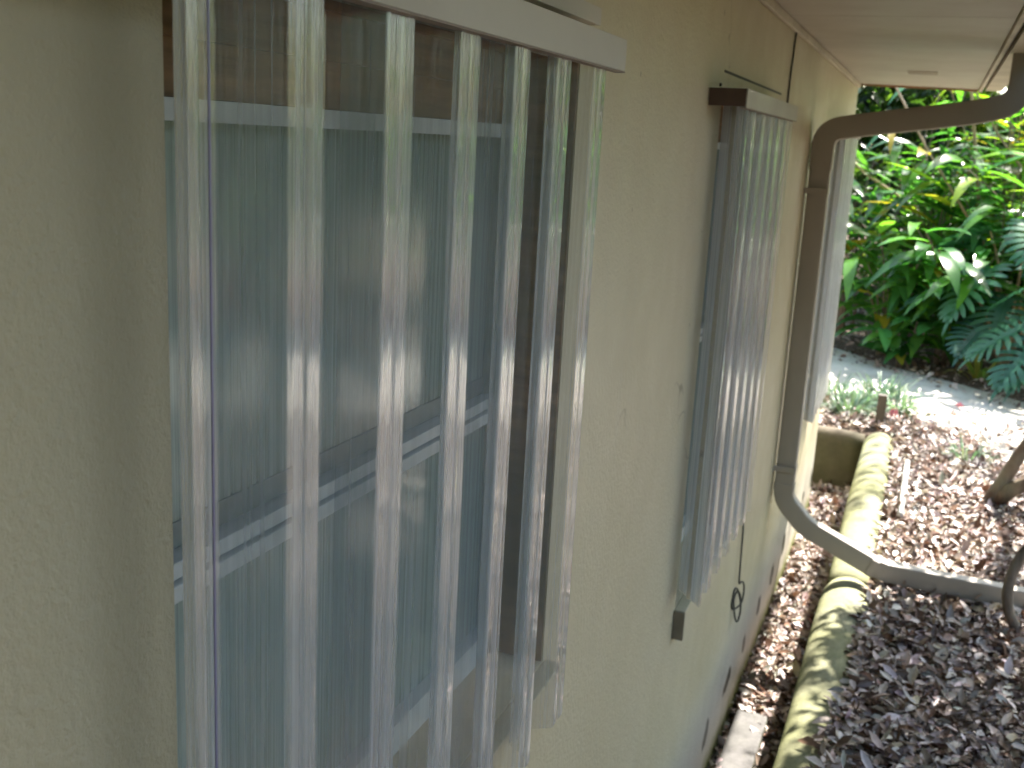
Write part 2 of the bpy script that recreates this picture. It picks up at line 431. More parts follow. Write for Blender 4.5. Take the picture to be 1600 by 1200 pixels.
for i in range(3): j = (i+1) % 3; b.bm.faces.new((lo[i], lo[j], hi[j], hi[i]))
b.build("roof", mat_simple("roof_shingle", (.10, .09, .08), .9), house)
# edge strip along soffit, fascia, wall moulding
b = MB(); b.box((.665, -3.4, ZS - .014), (.682, 7.13, ZS + .10), .002); b.build("fascia", TRIM, house)
b = MB()
for y0, y1 in ((-3.0, 2.2), (2.206, 4.65), (4.656, 6.84)): b.box((.001, y0, ZS - .028), (.016, y1, ZS - .002), .004)
b.build("moulding", TRIM, house)
b = MB(); prism(b, [(-.04, 6.862), (.66, 7.118), (.66, 7.13), (-.04, 6.874)], ZS - .012, ZS + .05); b.build("verge_strip", BROWN, house)
# gutter
b = MB(); gp = [(.70, ZS + .10), (.70, ZS - .008), (.79, ZS - .008), (.80, ZS + .02), (.815, ZS + .06), (.815, ZS + .10), (.808, ZS + .10), (.806, ZS + .06), (.79, ZS + .03), (.782, ZS + .0), (.708, ZS + .0), (.708, ZS + .10)]
lo = [b.bm.verts.new((x, -3.4, z)) for x, z in gp]; hi = [b.bm.verts.new((x, 7.1, z)) for x, z in gp]
for i in range(len(gp)): j = (i+1) % len(gp); b.bm.faces.new((lo[i], lo[j], hi[j], hi[i]))
b.bm.faces.new(lo[::-1]); b.bm.faces.new(hi)
b.build("gutter", TRIM, house)
# scratches and joints round the second window: thin sealant line
b = MB(); b.box((-.001, 2.665, 2.428), (.0015, 3.66, 2.434)); b.build("sealant_line", DARKM, house)

def window(o, rail, label, brown=True):
    y0, y1, z0, z1 = o; xg = -.115; fw = .022
    t = z1 - .112 if brown else z1
    b = MB()
    b.box((xg-.02, y0, z0), (xg+.025, y0+fw, t)); b.box((xg-.02, y1-fw, z0), (xg+.025, y1, t))
    b.box((xg-.018, y0+fw, t-.019), (xg+.023, y1-fw, t)); b.box((xg-.018, y0+fw, z0), (xg+.023, y1-fw, z0+.045))
    f = b.build("window", WHITE, house); f["label"] = label
    if brown:
        b = MB(); b.box((xg-.015, y0, t+.001), (xg+.01, y1, z1)); b.box((xg+.01, y0, t+.05), (xg+.016, y1, t+.056)); b.box((xg+.01, y0, t+.10), (xg+.02, y1, t+.108))
        b.build("head_board", BROWN, f)
    b = MB(); b.box((xg-.004, y0+fw, rail-.018), (xg+.024, y1-fw, rail-.001), .0015)
    b.box((xg-.006, y0+fw, rail+.0015), (xg+.018, y1-fw, rail+.018), .0015)
    b.build('meeting_rail', WHITE, f)
    b = MB(); b.box((xg-.016, y0+fw, rail+.0185), (xg-.004, y1-fw, rail+.045), .0015); b.build("upper_lip", SHADEF, f)  # grey puts the recess shade into this upper sash band
    b = MB(); b.box((xg-.003, y0+fw, z0+.045), (xg+.001, y1-fw, rail-.012)); b.box((xg-.010, y0+fw, rail+.024), (xg-.006, y1-fw, t-.019)); b.build("pane", GLASS, f)
    # curtain behind the glass
    n = 60; V = []
    for i in range(n+1):
        y = y0 + (y1-y0) * i / n; x = -.185 + .008 * math.sin(i * .9) + .004 * math.sin(i * 2.3)
        V += [(x, y, z0), (x, y, z1)]
    mesh_np("curtain", V, [(2*i, 2*i+2, 2*i+3, 2*i+1) for i in range(n)], CURT, f, True)
    b = MB(); b.box((.0005, y0-.008, z0-.085), (.031, y1+.015, z0-.002), .003); sl_ = b.build("sill", STUCCO, f)
    b = MB(); b.box((.0008, y0-.015, z0-.0835), (.030, y0-.0085, z0-.0035)); b.build("dark_end", SILLSHADE, sl_)  # thin taupe piece, the sill end's shade put into its colour
    return f
window(OPEN[0], 1.835, "white framed window with a double meeting rail")
window(OPEN[1], 1.70, "window with a stucco sill")
window(OPEN[2], 1.70, "far window")
# brown sheets painting the shadow on the far jambs of the first windows
for o in OPEN[:2]:
    b = MB(); b.box((-.088, o[1]-.004, o[2]+.001), (-.002, o[1]-.0005, o[3]-.001)); b.build("jamb_shade", BROWN, house)

# ------------------------------------------------------------------ storm shutters
EDGE = {}
def profile(y0, y1, r0=.545, pitch=.1435, xlo=.036, xhi=.078, top=.048, slope=.026, edge_flange=False):
    key = []
    k0 = int((y0 - r0) / pitch) - 1
    for k in range(k0, k0 + int((y1 - y0) / pitch) + 4):
        c = r0 + k * pitch
        key += [(c - top/2 - slope, xlo), (c - top/2, xhi), (c - .004, xhi), (c, xhi - .0018), (c + .004, xhi), (c + top/2, xhi), (c + top/2 + slope, xlo)]
        mid = c + pitch / 2
        key += [(mid - .013, xlo), (mid - .007, xlo + .007), (mid + .007, xlo + .007), (mid + .013, xlo)]
    key.sort()
    def X(y):
        for a, b_ in zip(key, key[1:]):
            if a[0] <= y <= b_[0]:
                t = (y - a[0]) / max(1e-6, b_[0] - a[0]); return a[1] * (1-t) + b_[1] * t
        return xlo
    # rounded corners: box-filter the polyline along its length
    pts = [Vector((p[1], p[0])) for p in key]
    out = []
    for i in range(len(pts)):
        p = pts[i]
        if 0 < i < len(pts) - 1:
            a = (pts[i-1] - p); c = (pts[i+1] - p); r = min(.003, a.length * .42, c.length * .42)
            p0 = p + a.normalized() * r; p1 = p + c.normalized() * r
            for j in range(7):
                t = j / 6; q_ = p0*(1-t)**2 + p*2*t*(1-t) + p1*t*t
                out.append(q_); big = abs(p.x - xhi) < 1e-4 or abs(p.x - xlo) < 1e-4
                EDGE[(round(q_.x, 6), round(q_.y, 6))] = (1 - abs(2*t - 1)) * (1.0 if big and max(a.length, c.length) > .03 else .15)
            if c.length > .03: out += [p1.lerp(pts[i+1], q) for q in (.3, .6)]
        else: out.append(p)
    out = [p for p in out if y0 <= p.y <= y1]
    out = [Vector((X(y0), y0))] + out + [Vector((X(y1), y1))]
    return out
def panel(y0, y1, z0, z1, parent, off=0, r0=.545, flange=None, seed=0, mat=None):
    pr = profile(y0, y1, r0)
    if flange is not None:
        fl = [Vector((.006, flange)), Vector((.010, flange - .004)), Vector((.040, flange - .04)), Vector((.078, flange - .085)), Vector((.078, flange - .06))]
        for p_ in fl[:4]: EDGE[(round(p_.x, 6), round(p_.y, 6))] = 2.2
        pr = fl + [p for p in pr if p.y > flange - .05]
    nz = 22; V = []
    for j in range(nz + 1):
        z = z0 + (z1 - z0) * j / nz
        for i, p in enumerate(pr):
            wv = .0016 * mnoise.noise(Vector((p.y * 9 + seed, z * 2.2, seed)))
            V.append((p.x + off + wv, p.y + .0012 * mnoise.noise(Vector((p.y * 5, z * 1.7, seed + 9))), z))
    n = len(pr)
    Fc = [(j*n+i, j*n+i+1, (j+1)*n+i+1, (j+1)*n+i) for j in range(nz) for i in range(n-1)]
    ec = np.array([[EDGE.get((round(p.x, 6), round(p.y, 6)), 0.0)] * 3 for p in pr]); ec = np.tile(ec, (nz + 1, 1))
    o = mesh_np("corrugated_panel", V, Fc, mat or CLEAR, parent, True, ec)
    return o, pr
def shutter(label, y0, y1, z0, z1, hy0, hy1, splits, r0, flange=None, purple=False, mat=None):
    s = empty("storm_shutter", (0.05, (y0+y1)/2, z0), label, "shutter", "clear corrugated storm shutters over the windows")
    cuts = [y0] + splits + [y1]
    for i in range(len(cuts) - 1):
        a = cuts[i] - (.052 if i else 0); b_ = cuts[i+1]
        o, pr = panel(a, b_, z0, z1, s, .0022 * (i % 2), r0, flange if i == 0 else None, i * 3.1 + y0, mat)
        if purple and i == 0:
            e = MB(); p = pr[0]; e.box((.0795, .5725, z0), (.0803, .5745, z1)); e.build("edge_strip", PURPLE, o)
    # header channel: face plate, top plate, lower lip, screws
    b = MB(); hz0, hz1 = z1 - .02, z1 + .022
    b.box((.086, hy0, hz0), (.0885, hy1, hz1), .0008); b.box((0.0, hy0, hz1 - .0035), (.0855, hy1, hz1 - .0005))
    b.box((.0, hy0 + .001, hz1 - .03), (.002, hy1 - .001, hz1 - .004))
    h = b.build("header_track", HEAD, s)
    b = MB(); b.box((.074, hy0, hz0 - .002), (.0887, hy1, hz0 - .0003)); b.build("lower_lip", LIP, h)
    b = MB(); b.box((.0025, hy0 - .002, hz0 + .002), (.0855, hy0 - .0005, hz1 - .001)); b.build("dark_end", CAP, h)  # dark brown plate across the near end of the track
    b = MB()
    for q in range(3):
        yy = hy0 + .12 + (hy1 - hy0 - .24) * q / 2
        b = MB(); b.tube([(.0003, yy, hz1 + .012), (.005, yy, hz1 + .012)], .004, 8); b.build('screw', DARKM, h)
    return s
s1 = shutter("large clear corrugated storm shutter nearest the camera, hung from a long beige track", .556, 1.43, 1.395, 2.366, .10, 1.485, [.84, 1.127], .545, purple=True)
s2 = shutter("clear corrugated storm shutter between the first shutter and the brown downspout", 2.615, 3.40, 1.10, 2.362, 2.50, 3.42, [], 2.70, flange=2.66)
s3 = shutter("bright clear storm shutter at the house corner behind the downspout", 5.45, 6.24, .93, 2.36, 5.3, 6.26, [], 5.5, flange=5.50, mat=LITCLEAR)
# short wall rail above the first track
b = MB(); b.box((.0005, .75, 2.414), (.022, 1.56, 2.428), .002); b.box((.022, .75, 2.414), (.026, 1.56, 2.438), .001)
rail = b.build("mounting_rail", HEAD, house)

# ------------------------------------------------------------------ downspout
dsp = empty("downspout", (.05, 4.67, .4), "brown rectangular downspout bending from the gutter down the wall and out over the curb", "downspout")
sec = rrect(.062, .078, .012)
def run(name, pts, rad, parent, section):
    b = MB(); b.tube(smooth_path(pts, rad, 8), 1, sx=section); o = b.build(name, SPOUT, parent, True); return o
YD = 4.67
p_up = [(.76, YD, 2.665), (.76, YD, 2.475), (.60, YD, 2.435), (.22, YD, 2.375), (.052, YD, 2.345), (.052, YD, 2.20)]
run("upper_bend", p_up, .075, dsp, rrect(.092, .064, .008))
p_dn = [(.052, YD, 2.215), (.052, YD, .76), (.16, YD, .645), (.475, YD - .005, .512)]
b = MB(); b.tube(smooth_path(p_dn, .045, 6), 1, sx=rrect(.084, .060, .007)); b.build("pipe", SPOUT, dsp, True)
for sp_, sr in (([(.052, YD, 2.215), (.052, YD, 2.185)], rrect(.090, .066, .008)), ([(.052, YD, .83), (.052, YD, .80)], rrect(.089, .066, .008)), ([(.445, YD-.005, .5225), (.475, YD-.005, .512)], rrect(.081, .070, .008))):
    b = MB(); b.tube(sp_, 1, sx=sr); b.build("joint_collar", SPOUT, dsp)
b = MB(); b.tube([(.458, YD, .519), (.52, YD, .504), (.80, YD, .496), (1.6, YD + .02, .474)], 1, sx=rrect(.084, .064, .007)); ext = b.build("ground_extension", SPOUT, dsp, True)
ext["label"] = "lowest length running out over the leaves"
for z in (.90, 2.10):
    b = MB(); b.box((.001, YD - .045, z - .012), (.093, YD - .0385, z + .012)); b.box((.0935, YD - .045, z - .012), (.0955, YD + .04, z + .012)); b.box((.0, YD - .075, z - .012), (.002, YD - .045, z + .012)); b.build("strap", SPOUT, dsp)
for o in dsp.children:
    if o.type == 'MESH' and o.name.split('.')[0] in ("upper_bend", "pipe", "ground_extension"):
        mod = o.modifiers.new("edge", 'EDGE_SPLIT'); mod.split_angle = math.radians(50)

# loose cable on the wall with a coiled end
pts = [(.006, 3.83, 2.64), (.005, 3.80, 2.5), (.006, 3.79, 2.38), (.006, 3.78, 2.0), (.005, 3.79, 1.4), (.006, 3.79, 1.0), (.012, 3.80, .70)]
for k in range(40):
    a = k / 40 * math.pi * 2 * 2.6; r = .045 + .018 * math.sin(k * .6)
    pts.append((.014 + .012 * math.sin(k * .37), 3.80 + r * .95 * math.sin(a) * (1 + .3 * math.sin(k * .21)), .625 - .0012 * k + r * 1.1 * math.cos(a)))
b = MB(); b.tube(smooth_path(pts, .03, 3), .0035, 6)
tag(b.build("cable", DARKM, None, True), "thin black cable hanging down the wall and ending in a tangled coil", "cable")

# ------------------------------------------------------------------ curbs
def curb(name, path, label, w_=.215, zt=.447, mat=CURB, zb=-.1, tops=None):
    half = w_ / 2; prof = [(-half, zb)]
    for k in range(11):
        a = math.pi - math.pi * k / 10
        prof.append((half * math.cos(a), zt - .075 + .075 * math.sin(a)))
    prof.append((half, zb))
    b = MB(); path = [Vector(p) for p in path]; fine = []
    for a, c in zip(path, path[1:]):
        n = max(2, int((c - a).length / .08)); fine += [a.lerp(c, i / n) for i in range(n)]
    fine.append(path[-1]); rings = []
    for i, p in enumerate(fine):
        t = (fine[min(i+1, len(fine)-1)] - fine[max(i-1, 0)]).normalized(); s = Vector((t.y, -t.x, 0))
        e = min(1, (min(i, len(fine)-1-i)) / 1.5); tz = -.014 * (1 - e)
        ring = []
        for u, z in prof:
            q = p + s * u * (1 - .12 * (1 - e)); q.z = z + (tz if z > 0 else 0)
            k = .006 * mnoise.noise(q * 1.2) + .0015 * mnoise.noise(q * 14)
            q += s * (k if abs(u) > .01 else 0) * (1 if u > 0 else -1); q.z += k * .7
            ring.append(b.bm.verts.new(q))
        rings.append(ring)
    m = len(prof)
    for r0_, r1_ in zip(rings, rings[1:]):
        for j in range(m-1): b.bm.faces.new((r0_[j], r0_[j+1], r1_[j+1], r1_[j]))
    b.bm.faces.new(rings[0]); b.bm.faces.new(rings[-1][::-1])
    o = b.build(name, mat, None, True); tag(o, label, "curb"); return o
curb("concrete_curb", [(.345, -2.5, 0), (.355, 1.5, 0), (.368, 3.0, 0), (.374, 4.71, 0)], "long mossy rounded concrete curb running beneath the downspout toward the viewer")
curb("concrete_curb", [(.375, 4.722, 0), (.372, 6, 0), (.368, 7.50, 0)], "sunlit yellow green concrete curb beyond the downspout", w_=.205, zt=.443)
curb("concrete_curb", [(.27, 7.44, 0), (-.6, 7.50, 0), (-2.5, 7.6, 0)], "short cross curb with dark mossy face past the house corner", w_=.15, zt=.425, mat=CURBD)
# splash slab by the wall
b = MB(); b.box((.03, 2.4, -.03), (.155, 4.02, .06), .012)
tag(b.build("splash_slab", BLOCK, None), "grey concrete slab in the shade at the foot of the wall", "slab")

# white pipe offcut and post
b = MB(); b.tube([(.556, 6.62, .482), (.548, 5.58, .478)], .016, 10)
tag(b.build("plastic_pipe", PVC, None, True), "thin white plastic pipe lying on the leaves beside the far curb", "pipe")
b = MB(); b.box((.315, 7.70, .35), (.375, 7.76, .64), .006)
tag(b.build("wooden_stake", RUSTW, None), "short dark wooden stake standing behind the end of the far curb", "stake")

# ------------------------------------------------------------------ leaf machinery
def nrmz(a): return a / np.maximum(np.linalg.norm(a, axis=1, keepdims=True), 1e-9)
def leaves(name, base, d, n, L, W, droop, col, mat, parent=None, prof=((0, .06), (.3, .8), (.65, .85), (1, .02)), fold=.18, smooth=True, tipcurl=0.0, ruffle=0.0):
    base = np.asarray(base); d = nrmz(np.asarray(d, float)); n = np.asarray(n, float)
    n = nrmz(n - (n * d).sum(1, keepdims=True) * d); wv = np.cross(n, d)
    N = len(base); K = len(prof); t = np.array([p[0] for p in prof]); hw = np.array([p[1] for p in prof])
    L = np.broadcast_to(L, N)[:, None, None]; W = np.broadcast_to(W, N)[:, None, None]; dr = np.broadcast_to(droop, N)[:, None, None]
    P = np.zeros((N, K, 3, 3))
    ctr = base[:, None, :] + d[:, None, :] * L * t[None, :, None] * (1 - .22 * np.minimum(np.abs(dr), 1.2) * t[None, :, None])
    ctr[..., 2] -= (dr * L * (t[None, :, None] ** 2))[..., 0]
    rr = 1 + ruffle * rng.normal(size=(N, K, 1))
    for s_, j in ((-1, 0), (0, 1), (1, 2)):
        P[:, :, j, :] = ctr + s_ * wv[:, None, :] * W * .5 * hw[None, :, None] * rr + n[:, None, :] * (abs(s_) * fold * W * hw[None, :, None])
    V = P.reshape(-1, 3)
    f = []
    for k in range(K-1):
        for j in (0, 1): f.append((k*3+j, (k+1)*3+j, (k+1)*3+j+1, k*3+j+1))
    f = np.array(f); Fc = (f[None] + (np.arange(N) * K * 3)[:, None, None]).reshape(-1, 4)
    c = np.repeat(np.asarray(col), K * 3, axis=0)
    return mesh_np(name, V, Fc, mat, parent, smooth, c)
def pick(pal, N, jit=.15):
    pal = np.array(pal, float); c = pal[rng.integers(0, len(pal), N)]
    return np.clip(c * (1 + jit * rng.normal(size=(N, 1))) * (1 + .05 * rng.normal(size=(N, 3))), .004, .9)
def rand_dir(N, up=0.0):
    v = rng.normal(size=(N, 3)); v[:, 2] += up; return nrmz(v)

# ------------------------------------------------------------------ leaf litter
GZV = np.vectorize(gz)
def litter(name, N, x0, x1, y0, y1, Lm, pal, label, zlift=.012, ok=None):
    x = rng.uniform(x0, x1, N); y = rng.uniform(y0, y1, N)
    if ok is not None:
        k = ok(x, y); x, y = x[k], y[k]; N = len(x)
    z = np.where((x < .475) & (x > .37) & (y < 4.4), .432, 0) + np.where((x < .475) & (x > .37) & (y < 4.4), 0, GZV(x, y)) + rng.random(N) ** 1.5 * .035 + zlift * .3
    a = rng.uniform(0, 2*np.pi, N); tilt = rng.normal(0, .32, N)
    d = np.stack([np.cos(a) * np.cos(tilt), np.sin(a) * np.cos(tilt), np.sin(tilt)], 1)
    n = rng.normal(0, .45, (N, 3)); n[:, 2] += 1
    L = Lm * np.clip(rng.lognormal(-.05, .38, N), .35, 1.6)
    return leaves(name, np.stack([x, y, z + .012], 1), d, n, L, L * rng.uniform(.36, .55, N), rng.normal(0, .28, N), pick(pal, N, .22), LITTER,
                  prof=((0, .05), (.28, .8), (.62, .95), (1, .08)), fold=.0 + .22)
PAL = [(.58, .49, .46), (.50, .42, .39), (.62, .54, .51), (.42, .35, .34), (.30, .225, .195), (.20, .125, .085), (.12, .07, .045), (.10, .055, .035), (.34, .27, .22), (.44, .35, .29), (.15, .09, .06), (.55, .48, .43), (.22, .13, .085), (.46, .38, .34), (.52, .45, .41), (.10, .06, .045)]
def notcurb(x, y):
    c = (x > .275) & (x < .455) & (y < 7.55); c2 = (y > 7.36) & (y < 7.55) & (x < .45)
    edge = rng.random(len(x)) < .012
    return ~(c | c2) | edge & False
ll = litter("leaf_litter", 38000, .38, 2.0, 1.8, 8.4, .047, PAL, "", zlift=.05, ok=lambda x, y: (x > .475 - np.clip((3.75 - y) * .16, 0, .085) + .01 * np.sin(y * 23)) & (rng.random(len(x)) < np.clip(1.35 - (x - .43) * .45, .2, 1)) & ((y < 8.0 - (x - .5) * 1.15 + .3 * np.sin(x * 9)) | (rng.random(len(x)) < .10)))
tag(ll, "brown and taupe fallen leaves covering the garden ground right of the curb", "leaves", kind="stuff")
lb = litter("leaf_litter", 7500, .0, .268, 2.0, 7.4, .047, PAL, "", ok=lambda x, y: ~((x > .03) & (x < .155) & (y < 4.0)) | (rng.random(len(x)) < .01))
tag(lb, "fallen leaves filling the sunken bed between wall and curb", "leaves", kind="stuff")
lf = litter("leaf_litter", 15000, 1.9, 8.0, -2.0, 9.0, .075, PAL, "")
tag(lf, "fallen leaves scattered over the garden out to the right", "leaves", kind="stuff")
l2 = litter("leaf_litter", 2600, -1.0, .50, 7.53, 8.6, .045, PAL, "", ok=lambda x, y: rng.random(len(x)) < 1.25 - (y - 7.5))
tag(l2, "fallen leaves round the grassy tufts behind the cross curb", "leaves", kind="stuff")
lk = litter("leaf_litter", 5000, -1.5, 4.0, 7.6, 13.0, .06, PAL, "", ok=lambda x, y: (rng.random(len(x)) < np.where((y > 9.95 - x * .8) | (y < 8.6 - x * .75), .9, .05)))
tag(lk, "dark fallen leaves under the garden plants past the sandy path", "leaves", kind="stuff")
# leaves that have slid onto the curb edge
N = 420; x = .452 - np.abs(rng.normal(0, .014, N)) + .012; y = rng.uniform(2.2, 4.3, N); x -= np.where(y < 3.5, .02 * rng.random(N), 0)
a = rng.uniform(0, 6.28, N); nn = rng.normal(0, .4, (N, 3)); nn[:, 2] += 1
o = leaves("leaf_litter", np.stack([x, y, .425 + .02 * rng.random(N)], 1), np.stack([np.cos(a), np.sin(a), .25 * rng.normal(size=N)], 1), nn, .05, .024, .1, pick(PAL, N, .2), LITTER, prof=((0, .05), (.28, .8), (.62, .95), (1, .08)), fold=.2)
tag(o, "loose fallen leaves lying over the outer edge of the near curb", "leaves", kind="stuff")

N = 260; x = rng.uniform(.48, 1.9, N); y = rng.uniform(2.4, 7.6, N); a = rng.uniform(0, 6.28, N)
o = leaves("twigs", np.stack([x, y, GZV(x, y) + .04 + .01 * rng.random(N)], 1), np.stack([np.cos(a), np.sin(a), .12 * rng.normal(size=N)], 1), np.tile([0, 0, 1.0], (N, 1)), rng.uniform(.05, .2, N), .0065, .03, pick([(.16, .11, .08), (.34, .27, .21), (.07, .05, .04)], N), LITTER, prof=((0, 1), (.4, .8), (1, .4)), fold=.5)
tag(o, "small dry twigs strewn among the fallen leaves", "twigs", kind="stuff")
# ------------------------------------------------------------------ garden plants
LANCE = ((0, .10), (.10, .42), (.28, .86), (.5, 1.0), (.72, .82), (.9, .38), (1, .02))
GPAL = [(.055, .17, .04), (.08, .22, .045), (.045, .14, .045), (.11, .26, .05), (.06, .19, .07)]
YPAL = [(.18, .32, .04), (.26, .36, .04), (.13, .28, .045)]
def ginger(x, y, canes, hgt, label, pal=GPAL, spread=.45, L=.55, Wd=.115, lean=.35, group="broad leaved garden plants", face=None, name="ginger_plant"):
    z = gz(x, y); root = empty(name, (x, y, z), label, "plant", group)
    B, Dd, Nn, Ls, Ws, Dr = [], [], [], [], [], []
    st = MB()
    for c in range(canes):
        a = random.uniform(0, 2*math.pi); r = random.uniform(.02, spread * .35)
        h = hgt * random.uniform(.6, 1.05); le = lean * random.uniform(.3, 1.3)
        if face is not None and random.random() < .65: a = face + random.uniform(-.9, .9)
        p0 = Vector((x + r*math.cos(a), y + r*math.sin(a), z - .02)); dirh = Vector((math.cos(a), math.sin(a), 0))
        pts = [p0 + Vector((0, 0, h * t)) + dirh * (le * h * t * t) - Vector((0, 0, h * .15 * t**3)) for t in [i/7 for i in range(8)]]
        st.tube(pts, [.013 * (1 - .6*i/7) for i in range(8)], 6)
        nl = int(9 + 5 * random.random())
        side = dirh.cross(Vector((0, 0, 1)))
        for k in range(nl):
            t = .22 + .78 * k / (nl - 1); i = min(int(t * 7), 6); f = t * 7 - i
            p = pts[i].lerp(pts[i+1], f); tan = (pts[i+1] - pts[i]).normalized()
            sgn = 1 if k % 2 else -1
            dv = (side * sgn * random.uniform(.55, 1.0) + tan * random.uniform(.35, .8) + dirh * random.uniform(.1, .7)).normalized()
            B.append(p); Dd.append(dv); Nn.append(Vector((random.gauss(0, .2), random.gauss(0, .2), 1)) + tan * .2)
            Ls.append(L * random.uniform(.65, 1.15) * (1 - .25 * abs(t - .6))); Ws.append(Wd * random.uniform(.8, 1.15)); Dr.append(random.uniform(.1, .7))
    N = len(B); col = pick(pal, N, .18)
    yel = rng.random(N) < .025; col[yel] = pick([(.40, .30, .04), (.30, .28, .05)], int(yel.sum()))
    leaves("foliage", B, Dd, Nn, np.array(Ls), np.array(Ws), np.array(Dr), col, GINGER, root, LANCE, .12, True)
    st.build("stem", CANE if pal is YPAL else BARK2, root, True)
    return root
def philo_leaf_template():
    V = []; Fc = []
    def strip(pts):
        b0 = len(V)
        for a, b_ in pts: V.append(a); V.append(b_)
        for i in range(len(pts)-1): Fc.append((b0+2*i, b0+2*i+2, b0+2*i+3, b0+2*i+1))
    ts = [0, .1, .3, .5, .7, .86, .94]
    for s in (1, -1):
        strip([((t, 0, 0), (t, s * (.085 * (1 - t) + .02), .012)) for t in ts])
        for i in range(10):
            t = -.02 + .093 * i
            l = .42 * math.sin(math.pi * min(1, .24 + .74 * (i + .3) / 10)) ** .8
            ang = math.radians(118 - 9.5 * i); cx, sy = math.cos(ang), math.sin(ang)
            px_, py = -sy, cx
            row = []
            for u, wd in ((0, .032), (.25, .030), (.5, .036), (.75, .034), (.92, .018), (1, .003)):
                q = l * u; bend = .10 * l * u * u
                X = max(0, t) + cx * q + bend; Y = sy * q; Z = .04 * math.sin(u * 2.2) - .16 * l * u * u + .008 * ((i * 7) % 3 - 1)
                row.append(((X - px_ * wd, s * (Y - py * wd), Z), (X + px_ * wd, s * (Y + py * wd), Z + .006)))
            strip(row)
        strip([((.9, 0, 0), (.9, s*.03, 0)), ((1.0, 0, -.01), (1.0, s*.028, -.01)), ((1.1, 0, -.03), (1.1, s*.001, -.03))])
    return np.array(V), np.array(Fc)
PV, PF = philo_leaf_template()
def philodendron(x, y, specs, label):
    """specs: (azimuth, stem length, rise, blade length)"""
    z = gz(x, y); root = empty("philodendron", (x, y, z), label, "plant", "split leaf philodendrons")
    VV, FF, CC = [], [], []; st = MB(); off = 0
    for az, sl_, rise, bl in specs:
        h = Vector((math.cos(az), math.sin(az), 0)); p0 = Vector((x, y, z))
        tip = p0 + h * sl_ + Vector((0, 0, rise))
        mid = p0.lerp(tip, .5) + Vector((0, 0, rise * .22))
        st.tube([p0, p0.lerp(mid, .6) + Vector((0, 0, .03)), mid, mid.lerp(tip, .6) + Vector((0, 0, .02)), tip], [.014, .013, .011, .009, .007], 6)
        d = (h * .85 + Vector((0, 0, random.uniform(-.65, -.2)))).normalized()
        n = (Vector((0, 0, 1)) + h * .55 + Vector((random.gauss(0, .15), random.gauss(0, .15), 0)))
        n = (n - n.dot(d) * d).normalized(); wv = n.cross(d)
        A = np.array([list(d), list(wv), list(n)])
        P = PV.copy(); P[:, 2] -= .18 * P[:, 0]**2 - .05 * np.abs(P[:, 1])
        VV.append(P @ A * bl + np.array(tip)); FF.append(PF + off); off += len(PV)
        c = pick([(.045, .15, .09), (.06, .19, .11), (.035, .12, .08)], 1)[0]; CC.append(np.tile(c, (len(PV), 1)))
    mesh_np("foliage", np.concatenate(VV), np.concatenate(FF), PHILO, root, True, np.concatenate(CC))
    st.build("stalk", CANE, root, True)
    return root
def tuft(name, x, y, n, L, label, pal, spread=.1, group=None, Wd=.010, up=.9):
    z = gz(x, y); a = rng.uniform(0, 2*np.pi, n); r = spread * np.sqrt(rng.random(n))
    B = np.stack([x + r*np.cos(a), y + r*np.sin(a), np.full(n, z - .01)], 1)
    d = np.stack([np.cos(a) * rng.uniform(.15, .9, n), np.sin(a) * rng.uniform(.15, .9, n), np.full(n, up)], 1)
    nn = np.stack([-np.cos(a), -np.sin(a), np.full(n, .6)], 1)
    o = leaves(name, B, d, nn, L * rng.uniform(.6, 1.15, n), Wd, rng.uniform(.2, .8, n), pick(pal, n, .2), BLADE, None,
               ((0, .8), (.25, 1), (.5, .95), (.75, .7), (1, .05)), .15)
    return tag(o, label, "plant", group)

# layout measured from the picture, all standing on the ground past the path
S_ = 3.6  # azimuth facing the camera-ish (-y)
G = "broad leaved garden plants"
ginger(.22, 10.75, 10, 1.55, "drooping broad leaved plant next to the house corner at the path edge", lean=.55, face=-1.8, L=.80, Wd=.118)
ginger(.75, 10.7, 10, 1.45, "glossy broad leaved plant with a fan of hanging leaves above the path bend", lean=.5, face=-1.5, L=.80, Wd=.12)
ginger(1.15, 11.2, 9, 2.1, "taller broad leaved plant with white glare on its upper leaves", lean=.4, face=-1.4, L=.82, Wd=.118)
ginger(1.75, 11.1, 10, 2.3, "tall lime green broad leaved plant at the right behind the philodendron", pal=GPAL + YPAL, lean=.35, face=-1.5, L=.8, Wd=.11)
ginger(-.25, 11.6, 9, 2.2, "dark broad leaved plant half hidden by the house corner", lean=.3, face=-1.2, L=.85, Wd=.11)
ginger(.35, 12.1, 9, 3.0, "tall upright broad leaved plant showing just below the downspout", lean=.25, face=-1.4, L=.95, Wd=.11)
ginger(1.2, 12.4, 9, 3.2, "tall plant with yellowing blades behind the white glare leaves", pal=GPAL + YPAL, lean=.3, face=-1.4, L=.9, Wd=.10)
ginger(2.1, 12.3, 9, 3.3, "tall bright green plant at the right edge under the downspout bend", pal=GPAL + YPAL, lean=.3, face=-1.6, L=.9, Wd=.10)
ginger(.45, 10.35, 5, .55, "low broad leaved sprout at the dark path border", lean=.8, face=-1.6, L=.42, Wd=.12)
ginger(2.6, 10.3, 9, 1.9, "broad leaved plant past the right side of the philodendrons", lean=.4, face=-1.9, L=.6, Wd=.13)
ginger(.55, 11.5, 7, 2.4, "upright plant with long strap leaves rising between the dry canes", L=1.15, Wd=.13, lean=.22, face=-1.4, pal=GPAL + YPAL)
ginger(1.75, 12.0, 7, 2.7, "upright strap leaved plant catching the sun near the right edge", L=1.15, Wd=.13, lean=.22, face=-1.7, pal=YPAL + GPAL)
